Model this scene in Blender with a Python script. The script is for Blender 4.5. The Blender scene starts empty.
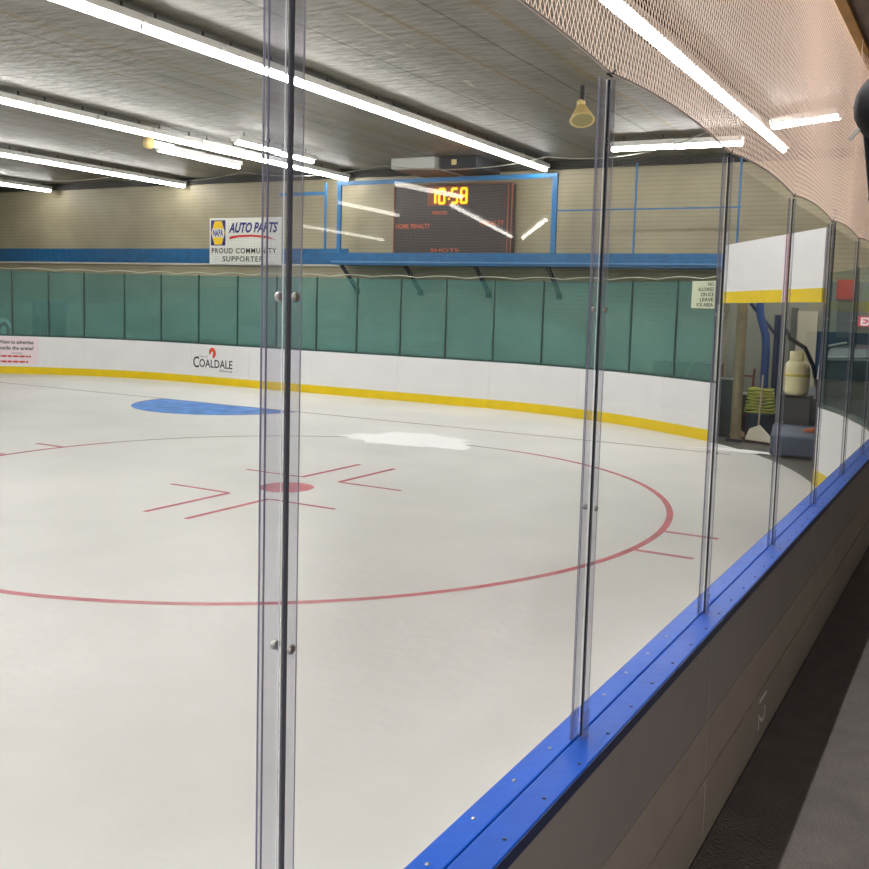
import bpy, math, random
from mathutils import Vector, Matrix
random.seed(7)
SC = bpy.context.scene
COL = SC.collection
PI = math.pi
rad = math.radians

# ------------------------------------------------------------------ materials
MATS = {}
def s2l(c):
    return tuple(((v/255.0)/12.92 if v/255.0 <= .04045 else ((v/255.0+.055)/1.055)**2.4) for v in c)

def mat(name, rgb, rough=.5, metal=0., noise=0., nscale=6., bump=0., bscale=40., spec=.5, emit=0., emit_rgb=None, stretch=(1, 1, 1), srgb=True):
    if name in MATS: return MATS[name]
    m = bpy.data.materials.new(name); m.use_nodes = True
    nt = m.node_tree; b = nt.nodes['Principled BSDF']
    c = s2l(rgb) if srgb else rgb
    b.inputs['Base Color'].default_value = (*c, 1)
    b.inputs['Roughness'].default_value = rough
    b.inputs['Metallic'].default_value = metal
    b.inputs['Specular IOR Level'].default_value = spec
    if noise or bump:
        tc = nt.nodes.new('ShaderNodeTexCoord'); mp = nt.nodes.new('ShaderNodeMapping')
        mp.inputs['Scale'].default_value = stretch
        nt.links.new(tc.outputs['Object'], mp.inputs['Vector'])
        if noise:
            n = nt.nodes.new('ShaderNodeTexNoise'); n.inputs['Scale'].default_value = nscale; n.inputs['Detail'].default_value = 6
            nt.links.new(mp.outputs[0], n.inputs['Vector'])
            r = nt.nodes.new('ShaderNodeValToRGB')
            r.color_ramp.elements[0].position = .3; r.color_ramp.elements[1].position = .7
            r.color_ramp.elements[0].color = (*[v*(1-noise) for v in c], 1)
            r.color_ramp.elements[1].color = (*[min(1, v*(1+noise)) for v in c], 1)
            nt.links.new(n.outputs['Fac'], r.inputs['Fac']); nt.links.new(r.outputs['Color'], b.inputs['Base Color'])
        if bump:
            n2 = nt.nodes.new('ShaderNodeTexNoise'); n2.inputs['Scale'].default_value = bscale; n2.inputs['Detail'].default_value = 5
            nt.links.new(mp.outputs[0], n2.inputs['Vector'])
            bp = nt.nodes.new('ShaderNodeBump'); bp.inputs['Strength'].default_value = bump; bp.inputs['Distance'].default_value = .05
            nt.links.new(n2.outputs['Fac'], bp.inputs['Height']); nt.links.new(bp.outputs[0], b.inputs['Normal'])
    if emit:
        b.inputs['Emission Color'].default_value = (*(s2l(emit_rgb) if emit_rgb else c), 1)
        b.inputs['Emission Strength'].default_value = emit
    MATS[name] = m
    return m

def glass_mat(name, tint, diff=None, dfac=0., gloss=1.0, rough=.02):
    if name in MATS: return MATS[name]
    m = bpy.data.materials.new(name); m.use_nodes = True
    nt = m.node_tree
    for n in list(nt.nodes): nt.nodes.remove(n)
    out = nt.nodes.new('ShaderNodeOutputMaterial')
    tr = nt.nodes.new('ShaderNodeBsdfTransparent'); tr.inputs[0].default_value = (*tint, 1)
    gl = nt.nodes.new('ShaderNodeBsdfGlossy'); gl.inputs['Roughness'].default_value = rough; gl.inputs[0].default_value = (1, 1, 1, 1)
    fr = nt.nodes.new('ShaderNodeFresnel'); fr.inputs[0].default_value = 1.3
    mu = nt.nodes.new('ShaderNodeMath'); mu.operation = 'MULTIPLY'; mu.inputs[1].default_value = gloss
    ge = nt.nodes.new('ShaderNodeNewGeometry'); iv = nt.nodes.new('ShaderNodeMath'); iv.operation = 'SUBTRACT'; iv.inputs[0].default_value = 1.
    nt.links.new(ge.outputs['Backfacing'], iv.inputs[1]); m2 = nt.nodes.new('ShaderNodeMath'); m2.operation = 'MULTIPLY'
    nt.links.new(fr.outputs[0], m2.inputs[0]); nt.links.new(iv.outputs[0], m2.inputs[1]); nt.links.new(m2.outputs[0], mu.inputs[0])
    base = tr.outputs[0]
    if diff:
        df = nt.nodes.new('ShaderNodeBsdfDiffuse'); df.inputs[0].default_value = (*diff, 1)
        mx0 = nt.nodes.new('ShaderNodeMixShader'); mx0.inputs[0].default_value = dfac
        nt.links.new(tr.outputs[0], mx0.inputs[1]); nt.links.new(df.outputs[0], mx0.inputs[2]); base = mx0.outputs[0]
    mx = nt.nodes.new('ShaderNodeMixShader')
    nt.links.new(mu.outputs[0], mx.inputs[0]); nt.links.new(base, mx.inputs[1]); nt.links.new(gl.outputs[0], mx.inputs[2])
    nt.links.new(mx.outputs[0], out.inputs[0])
    MATS[name] = m
    return m

def paint_mat(name, rgb, alpha, nscale=3.):
    """thin coat painted into the ice: partly see-through, worn unevenly"""
    m = bpy.data.materials.new(name); m.use_nodes = True
    nt = m.node_tree; b = nt.nodes['Principled BSDF']
    b.inputs['Base Color'].default_value = (*s2l(rgb), 1); b.inputs['Roughness'].default_value = .35
    tc = nt.nodes.new('ShaderNodeTexCoord'); n = nt.nodes.new('ShaderNodeTexNoise'); n.inputs['Scale'].default_value = nscale
    nt.links.new(tc.outputs['Object'], n.inputs['Vector'])
    mr = nt.nodes.new('ShaderNodeMapRange'); mr.inputs['From Min'].default_value = .3; mr.inputs['From Max'].default_value = .7
    mr.inputs['To Min'].default_value = alpha*.75; mr.inputs['To Max'].default_value = min(1, alpha*1.2)
    nt.links.new(n.outputs['Fac'], mr.inputs['Value']); nt.links.new(mr.outputs[0], b.inputs['Alpha'])
    return m

WHITE = mat('board_white', (238, 238, 240), .4, noise=.03, nscale=2)
YELLOW = mat('kick_yellow', (236, 205, 8), .4, noise=.05, nscale=3)
CAPBLUE = mat('ledge_blue', (2, 74, 172), .38, spec=.25, noise=.08, nscale=14, bump=.04, bscale=30)
DARKTEAL = mat('far_cap', (26, 62, 60), .4)
STEEL = mat('bolt_steel', (175, 170, 160), .3, metal=.9)
BLACK = mat('rubber_black', (12, 15, 20), .5)
BLACKGLOSS = mat('black_plastic', (12, 12, 14), .6, spec=.2)
DKGREY = mat('dark_grey', (45, 46, 50), .5)
NETCORD = mat('net_cord', (255, 240, 228), .8)
NT = NETCORD.node_tree; _b = NT.nodes['Principled BSDF']; _b.inputs['Transmission Weight'].default_value = 0.
_tl = NT.nodes.new('ShaderNodeBsdfTranslucent'); _tl.inputs[0].default_value = (1, .88, .80, 1); _mx = NT.nodes.new('ShaderNodeMixShader'); _mx.inputs[0].default_value = .45
NT.links.new(_b.outputs[0], _mx.inputs[1]); NT.links.new(_tl.outputs[0], _mx.inputs[2]); NT.links.new(_mx.outputs[0], NT.nodes['Material Output'].inputs[0])
NETFAR = mat('net_cord_far', (120, 116, 100), .8)
BEIGE = mat('beige_paint', (212, 190, 128), .5)
LIGHTGREY = mat('light_grey_metal', (190, 192, 186), .45)
GASKET = mat('gasket_black', (10, 14, 24), .8, spec=.1)
TUBE = mat('lamp_tube', (255, 255, 255), .4, emit=41.0, emit_rgb=(255, 252, 250))
HOUSING = mat('fixture_white', (225, 225, 220), .4)
BEAMBLUE = mat('platform_blue', (10, 92, 142), .5, noise=.18, nscale=5)
PIPEBLUE = mat('pipe_blue', (26, 100, 152), .45)
NAVY = mat('navy_paint', (22, 40, 74), .4, noise=.15, nscale=4)
TEXTBLACK = mat('ink_black', (22, 22, 26), .6)
TEXTGREY = mat('ink_grey', (96, 96, 100), .6)
TEXTRED = mat('ink_red', (205, 62, 50), .6)
TEXTNAVY = mat('ink_navy', (28, 30, 120), .5)
LOGOYEL = mat('logo_yellow', (250, 205, 20), .5)
REDBRIGHT = mat('bright_red', (214, 34, 42), .5)
SIGNWHITE = mat('sign_white', (236, 236, 226), .5, noise=.02, nscale=3)
RUST = mat('rust_red', (110, 44, 36), .6, noise=.2, nscale=8)
WOOD = mat('bench_wood', (120, 84, 50), .6, noise=.3, nscale=3, stretch=(1, 8, 8))
CREAM = mat('tank_cream', (222, 216, 172), .4, noise=.05, nscale=8)
CLEAR = glass_mat('clear_glass', (.985, .992, .985), gloss=.75)
STRIP = glass_mat('clear_plastic_strip', (.90, .90, .93), diff=(.75, .75, .82), dfac=.10, gloss=.5, rough=.2)
STRIPEDGE = mat('strip_edge', (92, 88, 112), .3)
STRIPLIGHT = mat('strip_light_edge', (236, 236, 240), .3)
TEAL = glass_mat('end_glass', (.70, .86, .91), diff=s2l((124, 176, 166)), dfac=.30, gloss=.8, rough=.04)
def haze(m, lo, hi):
    """uneven scuffing: the milky share of the glass varies"""
    nt = m.node_tree; tc = nt.nodes.new('ShaderNodeNewGeometry'); mp = nt.nodes.new('ShaderNodeMapping'); mp.inputs['Scale'].default_value = (.35, .35, 1.5)
    nt.links.new(tc.outputs['Position'], mp.inputs[0]); n = nt.nodes.new('ShaderNodeTexNoise'); n.inputs['Scale'].default_value = 1.4; n.inputs['Detail'].default_value = 4
    nt.links.new(mp.outputs[0], n.inputs[0]); mr = nt.nodes.new('ShaderNodeMapRange'); mr.inputs['From Min'].default_value = .35; mr.inputs['From Max'].default_value = .65
    mr.inputs['To Min'].default_value = lo; mr.inputs['To Max'].default_value = hi; nt.links.new(n.outputs['Fac'], mr.inputs['Value'])
    sp = nt.nodes.new('ShaderNodeSeparateXYZ'); nt.links.new(tc.outputs['Position'], sp.inputs[0]); mz = nt.nodes.new('ShaderNodeMapRange'); mz.inputs['From Min'].default_value = 1.6; mz.inputs['From Max'].default_value = 2.6
    mz.inputs['To Min'].default_value = 1.; mz.inputs['To Max'].default_value = .5; nt.links.new(sp.outputs['Z'], mz.inputs['Value']); mm = nt.nodes.new('ShaderNodeMath'); mm.operation = 'MULTIPLY'
    nt.links.new(mr.outputs[0], mm.inputs[0]); nt.links.new(mz.outputs[0], mm.inputs[1])
    for x in nt.nodes:
        if x.type == 'MIX_SHADER' and any(l.from_node.type == 'BSDF_DIFFUSE' for l in x.inputs[2].links): nt.links.new(mm.outputs[0], x.inputs[0])
haze(TEAL, .24, .40)

def ceiling_material():
    m = bpy.data.materials.new('foil_ceiling'); m.use_nodes = True
    nt = m.node_tree; b = nt.nodes['Principled BSDF']; L = nt.links.new
    tc = nt.nodes.new('ShaderNodeTexCoord'); sep = nt.nodes.new('ShaderNodeSeparateXYZ'); L(tc.outputs['Object'], sep.inputs[0])
    mp = nt.nodes.new('ShaderNodeMapping'); mp.inputs['Scale'].default_value = (1.6, .35, 1); L(tc.outputs['Object'], mp.inputs[0])
    n = nt.nodes.new('ShaderNodeTexNoise'); n.inputs['Scale'].default_value = 1.6; n.inputs['Detail'].default_value = 9; n.inputs['Roughness'].default_value = .65
    L(mp.outputs[0], n.inputs[0])
    ramp = nt.nodes.new('ShaderNodeValToRGB'); e = ramp.color_ramp.elements
    e[0].position = .3; e[0].color = (*s2l((103, 97, 87)), 1); e[1].position = .72; e[1].color = (*s2l((133, 128, 118)), 1)
    L(n.outputs['Fac'], ramp.inputs[0])
    # seams across x
    def seam(pitch, off, w, axis='X', wob=.03):
        a = nt.nodes.new('ShaderNodeMath'); a.operation = 'ADD'; a.inputs[1].default_value = off
        nn = nt.nodes.new('ShaderNodeTexNoise'); nn.inputs['Scale'].default_value = .6
        L(tc.outputs['Object'], nn.inputs[0])
        k = nt.nodes.new('ShaderNodeMath'); k.operation = 'MULTIPLY_ADD'; k.inputs[1].default_value = wob
        L(nn.outputs['Fac'], k.inputs[0]); L(sep.outputs[axis], k.inputs[2]); L(k.outputs[0], a.inputs[0])
        md = nt.nodes.new('ShaderNodeMath'); md.operation = 'PINGPONG'; md.inputs[1].default_value = pitch/2
        L(a.outputs[0], md.inputs[0])
        c = nt.nodes.new('ShaderNodeMath'); c.operation = 'LESS_THAN'; c.inputs[1].default_value = w
        L(md.outputs[0], c.inputs[0]); return c.outputs[0]
    def mixin(col_in, fac, rgb, amt):
        mu = nt.nodes.new('ShaderNodeMath'); mu.operation = 'MULTIPLY'; mu.inputs[1].default_value = amt; L(fac, mu.inputs[0])
        mx = nt.nodes.new('ShaderNodeMix'); mx.data_type = 'RGBA'; L(mu.outputs[0], mx.inputs['Factor'])
        L(col_in, mx.inputs['A']); mx.inputs['B'].default_value = (*s2l(rgb), 1); return mx.outputs['Result']
    c = ramp.outputs[0]
    c = mixin(c, seam(1.9, .35, .018), (58, 50, 36), .8)
    c = mixin(c, seam(5.7, .95, .035, wob=.12), (112, 88, 44), .75)
    c = mixin(c, seam(5.7, -.30, .05, wob=.2), (118, 96, 52), .6)
    c = mixin(c, seam(3.1, .9, .014, 'Y', .25), (72, 68, 60), .55)
    # torn patches
    n3 = nt.nodes.new('ShaderNodeTexNoise'); n3.inputs['Scale'].default_value = 1.3; n3.inputs['Detail'].default_value = 3
    mp3 = nt.nodes.new('ShaderNodeMapping'); mp3.inputs['Scale'].default_value = (2.4, .5, 1); mp3.inputs['Rotation'].default_value = (0, 0, .35); L(tc.outputs['Object'], mp3.inputs[0]); L(mp3.outputs[0], n3.inputs[0])
    g3 = nt.nodes.new('ShaderNodeMath'); g3.operation = 'GREATER_THAN'; g3.inputs[1].default_value = .71; L(n3.outputs['Fac'], g3.inputs[0])
    c = mixin(c, g3.outputs[0], (176, 166, 140), .5)
    L(c, b.inputs['Base Color'])
    b.inputs['Metallic'].default_value = .25; b.inputs['Roughness'].default_value = .5
    mpb = nt.nodes.new('ShaderNodeMapping'); mpb.inputs['Scale'].default_value = (1.0, 2.2, 1); L(tc.outputs['Object'], mpb.inputs[0])
    nb = nt.nodes.new('ShaderNodeTexNoise'); nb.inputs['Scale'].default_value = 3.2; nb.inputs['Detail'].default_value = 8; L(mpb.outputs[0], nb.inputs[0])
    bp = nt.nodes.new('ShaderNodeBump'); bp.inputs['Strength'].default_value = .35; bp.inputs['Distance'].default_value = .08
    L(nb.outputs['Fac'], bp.inputs['Height']); L(bp.outputs[0], b.inputs['Normal'])
    return m

def siding_material():
    m = bpy.data.materials.new('end_wall_siding'); m.use_nodes = True
    nt = m.node_tree; b = nt.nodes['Principled BSDF']; L = nt.links.new
    tc = nt.nodes.new('ShaderNodeTexCoord'); sep = nt.nodes.new('ShaderNodeSeparateXYZ'); L(tc.outputs['Object'], sep.inputs[0])
    n = nt.nodes.new('ShaderNodeTexNoise'); n.inputs['Scale'].default_value = .8; n.inputs['Detail'].default_value = 5; L(tc.outputs['Object'], n.inputs[0])
    ramp = nt.nodes.new('ShaderNodeValToRGB'); e = ramp.color_ramp.elements
    e[0].position = .3; e[0].color = (*s2l((150, 141, 116)), 1); e[1].position = .7; e[1].color = (*s2l((172, 162, 134)), 1)
    L(n.outputs['Fac'], ramp.inputs[0])
    md = nt.nodes.new('ShaderNodeMath'); md.operation = 'PINGPONG'; md.inputs[1].default_value = .05; L(sep.outputs['Z'], md.inputs[0])
    c = nt.nodes.new('ShaderNodeMath'); c.operation = 'LESS_THAN'; c.inputs[1].default_value = .012; L(md.outputs[0], c.inputs[0])
    mu = nt.nodes.new('ShaderNodeMath'); mu.operation = 'MULTIPLY'; mu.inputs[1].default_value = .22; L(c.outputs[0], mu.inputs[0])
    mx = nt.nodes.new('ShaderNodeMix'); mx.data_type = 'RGBA'; L(mu.outputs[0], mx.inputs['Factor']); L(ramp.outputs[0], mx.inputs['A'])
    mx.inputs['B'].default_value = (*s2l((96, 88, 70)), 1); L(mx.outputs['Result'], b.inputs['Base Color'])
    b.inputs['Roughness'].default_value = .55
    bp = nt.nodes.new('ShaderNodeBump'); bp.inputs['Strength'].default_value = .5; bp.inputs['Distance'].default_value = .02
    L(md.outputs[0], bp.inputs['Height']); L(bp.outputs[0], b.inputs['Normal'])
    return m

def ice_material():
    m = bpy.data.materials.new('ice_sheet'); m.use_nodes = True
    nt = m.node_tree; b = nt.nodes['Principled BSDF']; L = nt.links.new
    tc = nt.nodes.new('ShaderNodeTexCoord')
    n = nt.nodes.new('ShaderNodeTexNoise'); n.inputs['Scale'].default_value = .45; n.inputs['Detail'].default_value = 7; n.inputs['Roughness'].default_value = .6; L(tc.outputs['Object'], n.inputs[0])
    ramp = nt.nodes.new('ShaderNodeValToRGB'); e = ramp.color_ramp.elements
    e[0].position = .32; e[0].color = (*s2l((222, 222, 218)), 1); e[1].position = .68; e[1].color = (*s2l((240, 238, 235)), 1)
    L(n.outputs['Fac'], ramp.inputs[0]); L(ramp.outputs[0], b.inputs['Base Color'])
    b.inputs['Roughness'].default_value = .3; b.inputs['Specular IOR Level'].default_value = .25
    nb = nt.nodes.new('ShaderNodeTexNoise'); nb.inputs['Scale'].default_value = 9; nb.inputs['Detail'].default_value = 6; L(tc.outputs['Object'], nb.inputs[0])
    bp = nt.nodes.new('ShaderNodeBump'); bp.inputs['Strength'].default_value = .25; bp.inputs['Distance'].default_value = .02
    L(nb.outputs['Fac'], bp.inputs['Height']); L(bp.outputs[0], b.inputs['Normal'])
    return m

# ------------------------------------------------------------------ mesh helpers
class MB:
    def __init__(s, origin=(0, 0, 0)):
        s.v = []; s.f = []; s.o = Vector(origin); s.smooth = []
    def add(s, vs, fs, sm=False):
        k = len(s.v); s.v += [tuple(Vector(p)-s.o) for p in vs]
        s.f += [tuple(i+k for i in f) for f in fs]; s.smooth += [sm]*len(fs)
        return s
    def box(s, a, b):
        x0, x1 = sorted((a[0], b[0])); y0, y1 = sorted((a[1], b[1])); z0, z1 = sorted((a[2], b[2]))
        return s.add([(x0, y0, z0), (x1, y0, z0), (x1, y1, z0), (x0, y1, z0), (x0, y0, z1), (x1, y0, z1), (x1, y1, z1), (x0, y1, z1)],
              [(0, 3, 2, 1), (4, 5, 6, 7), (0, 1, 5, 4), (1, 2, 6, 5), (2, 3, 7, 6), (3, 0, 4, 7)])
    def bar(s, p, q, w, h=None, up=(0, 0, 1)):
        """a rectangular bar from p to q"""
        h = h or w; p, q = Vector(p), Vector(q); d = (q-p).normalized(); u = Vector(up)
        if abs(d.dot(u)) > .99: u = Vector((1, 0, 0))
        sd = d.cross(u).normalized()*w/2; u2 = sd.cross(d).normalized()*h/2
        vs = [e+a*sd+c*u2 for e in (p, q) for a, c in ((-1, -1), (1, -1), (1, 1), (-1, 1))]
        return s.add(vs, [(0, 1, 2, 3), (7, 6, 5, 4), (0, 4, 5, 1), (1, 5, 6, 2), (2, 6, 7, 3), (3, 7, 4, 0)])
    def tube(s, pts, r, n=8, closed=False, caps=True):
        pts = [Vector(p) for p in pts]; m = len(pts)
        rs = r if isinstance(r, (list, tuple)) else [r]*m
        ref = Vector((0, 0, 1)); vs = []; prev = None
        for i, p in enumerate(pts):
            if closed: d = pts[(i+1) % m]-pts[i-1]
            else: d = pts[min(i+1, m-1)]-pts[max(i-1, 0)]
            d.normalize()
            if prev is None:
                a = d.cross(ref)
                if a.length < .05: a = d.cross(Vector((1, 0, 0)))
            else: a = prev-d*prev.dot(d)
            a.normalize(); prev = a; b = d.cross(a)
            vs += [p+(a*math.cos(2*PI*k/n)+b*math.sin(2*PI*k/n))*rs[i] for k in range(n)]
        fs = []
        for i in range(m if closed else m-1):
            j = (i+1) % m
            for k in range(n): fs.append((i*n+k, i*n+(k+1) % n, j*n+(k+1) % n, j*n+k))
        s.add(vs, fs, n > 4)
        if caps and not closed: s.add([vs[k] for k in range(n)], [tuple(range(n))[::-1]]); s.add(vs[-n:], [tuple(range(n))])
        return s
    def lathe(s, prof, c, n=24, axis='z'):
        vs = []
        for r, z in prof:
            for k in range(n):
                a = 2*PI*k/n; p = (r*math.cos(a), r*math.sin(a), z)
                if axis == 'y': p = (p[0], p[2], p[1])
                if axis == 'x': p = (p[2], p[0], p[1])
                vs.append(Vector(p)+Vector(c))
        fs = [(i*n+k, i*n+(k+1) % n, (i+1)*n+(k+1) % n, (i+1)*n+k) for i in range(len(prof)-1) for k in range(n)]
        s.add(vs, fs, True)
        s.add(vs[:n], [tuple(range(n))[::-1]]); s.add(vs[-n:], [tuple(range(n))])
        return s
    def poly(s, pts, z, z2=None):
        """flat polygon (optionally extruded to z2) from (x, y) points, counter-clockwise"""
        n = len(pts)
        if z2 is None: return s.add([(x, y, z) for x, y in pts], [tuple(range(n))])
        vs = [(x, y, z) for x, y in pts]+[(x, y, z2) for x, y in pts]
        return s.add(vs, [tuple(range(n))[::-1], tuple(range(n, 2*n))]+[(i, (i+1) % n, n+(i+1) % n, n+i) for i in range(n)])
    def build(s, name, m, parent=None, bevel=0):
        me = bpy.data.meshes.new(name); me.from_pydata(s.v, [], s.f); me.update()
        me.polygons.foreach_set('use_smooth', s.smooth)
        me.materials.append(m)
        o = bpy.data.objects.new(name, me); COL.objects.link(o)
        if parent is not None: o.parent = parent
        else: o.location = s.o
        if bevel:
            bv = o.modifiers.new('bevel', 'BEVEL'); bv.width = bevel; bv.segments = 2; bv.limit_method = 'ANGLE'
        return o

def tag(o, label, cat, group=None, kind=None):
    if label: o['label'] = label
    if cat: o['category'] = cat
    if group: o['group'] = group
    if kind: o['kind'] = kind
    return o

def thing(name, label, cat, loc, group=None):
    o = bpy.data.objects.new(name, None); COL.objects.link(o); o.location = loc; o.empty_display_size = .1
    return tag(o, label, cat, group)

def struct(o): o['kind'] = 'structure'; return o

def dup(root, loc, label, group=None, rotz=0):
    r = root.copy(); COL.objects.link(r); r.location = loc; r.rotation_euler = (0, 0, rotz); r['label'] = label
    if group: r['group'] = group
    for ch in list(root.children):
        c = ch.copy(); COL.objects.link(c); c.parent = r
        for g in list(ch.children):
            d = g.copy(); COL.objects.link(d); d.parent = c
    return r

def text_verts(body, w, h, bold=0., shear=0., spacing=1.):
    cu = bpy.data.curves.new('lettering', 'FONT'); cu.body = body; cu.size = 1; cu.offset = bold; cu.shear = shear; cu.space_character = spacing
    cu.align_x = 'LEFT'; cu.resolution_u = 3; cu.extrude = 0
    o = bpy.data.objects.new('lettering', cu); COL.objects.link(o)
    bpy.context.view_layer.update()
    me = bpy.data.meshes.new_from_object(o.evaluated_get(bpy.context.evaluated_depsgraph_get()))
    bpy.data.objects.remove(o); bpy.data.curves.remove(cu)
    xs = [v.co.x for v in me.vertices]; ys = [v.co.y for v in me.vertices]
    x0, x1, y0, y1 = min(xs), max(xs), min(ys), max(ys)
    vs = [((v.co.x-x0)/(x1-x0)*w, (v.co.y-y0)/(y1-y0)*h) for v in me.vertices]
    fs = [tuple(p.vertices) for p in me.polygons]
    bpy.data.meshes.remove(me)
    return vs, fs

def lettering(parent, origin, body, fmap, w, h, m, name='lettering', **k):
    """text fitted into w x h, placed by fmap(u, v) -> world point"""
    vs, fs = text_verts(body, w, h, **k)
    b = MB(origin); b.add([fmap(u, v) for u, v in vs], fs)
    return b.build(name, m, parent)

ORD = ['first', 'second', 'third', 'fourth', 'fifth', 'sixth', 'seventh', 'eighth', 'ninth', 'tenth', 'eleventh', 'twelfth', 'thirteenth', 'fourteenth', 'fifteenth', 'sixteenth', 'seventeenth', 'eighteenth', 'nineteenth', 'twentieth']

# ------------------------------------------------------------------ rink outline
AX, AY = -9.49, 10.47
RT = [(0, 8.5), (10, 8.25), (22, 8.05), (38, 8.15), (51, 8.2), (59, 8.17), (76, 8.31), (90, 8.5)]
def r_right(t):
    for (a, ra), (b, rb) in zip(RT, RT[1:]):
        if a <= t <= b:
            k = (t-a)/(b-a); return ra+(rb-ra)*k
    return 8.5
LX, LR, YE = -19.3, 8.5, 18.97
def arc_right(t, off=0.):
    r = r_right(t)+off; return (AX+r*math.cos(rad(t)), AY+r*math.sin(rad(t)))
def arc_left(t, off=0.):          # t = 90 at the straight, smaller towards the far side wall
    r = LR+off; return (LX-r*math.cos(rad(t)), AY+r*math.sin(rad(t)))
def path(kind, a, b, n, off=0.):
    """points from parameter a to b: kind L (left arc angle), S (straight x), R (right arc angle)"""
    out = []
    for i in range(n+1):
        t = a+(b-a)*i/n
        out.append(arc_left(t, off) if kind == 'L' else arc_right(t, off) if kind == 'R' else (t, YE+off))
    return out
def strip_solid(mb, kind, a, b, n, o0, o1, z0, z1):
    """a solid following the outline from offset o0 (rink side) to o1 (outside)"""
    A = path(kind, a, b, n, o0); B = path(kind, a, b, n, o1)
    vs = []
    for p, q in zip(A, B): vs += [(*p, z0), (*q, z0), (*q, z1), (*p, z1)]
    fs = [(0, 1, 2, 3)]
    for i in range(n):
        k = 4*i; j = k+4
        fs += [(k, j, j+1, k+1), (k+1, j+1, j+2, k+2), (k+2, j+2, j+3, k+3), (k+3, j+3, j, k)]
    k = 4*n; fs.append((k+3, k+2, k+1, k)); mb.add(vs, fs)
    return mb

# ------------------------------------------------------------------ setting
CEIL = 5.7; XW0, XW1, YB, YW = -34., 13.5, -14., 20.8
struct(MB().box((XW0, YB, -.25), (-.845, YW, -.02)).build('floor', mat('concrete_floor', (92, 90, 84), .5, noise=.15, nscale=2)))
# ice: polygon of the whole end of the rink
outline = [(-.99, YB+.3), (-.99, AY)]+[arc_right(t) for t in range(0, 91, 3)]+[arc_left(t) for t in range(90, -1, -3)]+[(LX-LR, YB+.3)]
ice = MB().poly(outline, -.018, 0.0).build('floor_ice', ice_material()); struct(ice)
# walkway slab outside the near boards
struct(MB().box((-.835, YB, -.25), (XW1, YW, .2)).build('floor_walkway', mat('rubber_floor', (104, 97, 93), .8, noise=.16, nscale=5, bump=.5, bscale=60)))
struct(MB().box((XW0, YB, CEIL), (XW1, YW+.3, CEIL+.1)).build('ceiling', ceiling_material()))
struct(MB().box((XW0, YW, -.25), (XW1, YW+.2, CEIL)).build('wall_end', siding_material()))
GREYW = mat('side_wall_grey', (130, 128, 118), .6, noise=.08, nscale=1)
struct(MB().box((XW0-.2, YB, -.25), (XW0, YW, CEIL)).build('wall_left', GREYW))
struct(MB().box((XW0, YB-.2, -.25), (XW1, YB, CEIL)).build('wall_back', GREYW))
struct(MB().box((XW1, YB, -.25), (XW1+.2, YW, CEIL)).build('wall_right', mat('lobby_wall', (96, 92, 86), .6)))
# dark gap between wall head and ceiling foil, blue stripe and pale edge on the end wall
struct(MB().box((XW0, YW-.14, 5.53), (XW1, YW, CEIL)).build('trim_1', mat('dark_gap', (30, 30, 28), .7)))
struct(MB().box((XW0, YW-.03, 3.28), (-15.2, YW, 3.70)).build('trim_2', BEAMBLUE))
struct(MB().box((XW0, YW-.045, 3.23), (-15.2, YW, 3.28)).build('trim_3', mat('pale_edge', (205, 202, 190), .5)))
# soffit above the spectator walkway with its timber edge
SOFZ = 4.02
struct(MB().box((-.84, YB, SOFZ), (XW1, YW, SOFZ+.1)).build('ceiling_walkway', mat('soffit_brown', (118, 100, 88), .7, noise=.1, nscale=3)))
struct(MB().box((-.90, YB, SOFZ-.03), (-.84, YW, SOFZ+.22)).build('trim_4', mat('timber_edge', (170, 128, 60), .6, noise=.2, nscale=6)))
struct(MB().box((-.88, YB, SOFZ+.22), (-.84, YW, CEIL)).build('wall_bulkhead', mat('bulkhead', (196, 178, 168), .7)))

# ------------------------------------------------------------------ ice markings (paint in the ice: parts of the ice)
RED = paint_mat('ice_red', (222, 92, 108), .66)
REDFAINT = paint_mat('ice_red_faint', (226, 140, 146), .7)
GREYRED = paint_mat('ice_red_grey', (172, 140, 140), .7)
BLUEP = paint_mat('ice_blue', (70, 140, 226), .92)
ZM = .002
def ring(mb, c, r0, r1, a0=0, a1=360, n=120):
    vs = []; 
    for i in range(n+1):
        a = rad(a0+(a1-a0)*i/n); vs += [(c[0]+r0*math.cos(a), c[1]+r0*math.sin(a), ZM), (c[0]+r1*math.cos(a), c[1]+r1*math.sin(a), ZM)]
    mb.add(vs, [(2*i, 2*i+1, 2*i+3, 2*i+2) for i in range(n)])
FC = (-7.41, 8.97)
b = MB(); ring(b, FC, 4.53, 4.605, 165, 440, 160); b.build('faceoff_circle', RED, ice)
b = MB(); ring(b, FC, 4.54, 4.60, 80, 165, 90); b.build('faceoff_circle', GREYRED, ice)
b = MB(); ring(b, FC, 0, .33, n=40); b.build('faceoff_dot', RED, ice)
for sy in (-1, 1):
    for sx in (-1, 1):
        x = FC[0]+sx*.29; y = FC[1]+sy*.66
        m = MB().box((x-.034, y, ZM-.001), (x+.034, y+sy*1.26, ZM)); m.box((x+sx*.026, y-.026, ZM-.001), (x+sx*.93, y+.026, ZM)); m.build('faceoff_mark', RED, ice)
    for sx in (-1, 1):
        x = FC[0]+sx*4.52; y = FC[1]+sy*.46
        MB().box((x, y-.036, ZM-.001), (x+sx*.62, y+.036, ZM)).build('hash_mark', REDFAINT, ice)
GL = 15.45
MB().box((-26.0, GL-.028, ZM-.001), (-3.6, GL+.028, ZM)).build('goal_line', GREYRED, ice)
cr = []
for i in range(41):
    a = PI+PI*i/40; cr.append((-14.40+1.86*math.cos(a), GL-.03+1.95*math.sin(a)))
MB().poly(cr, ZM+.001).build('goal_crease', BLUEP, ice)
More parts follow.
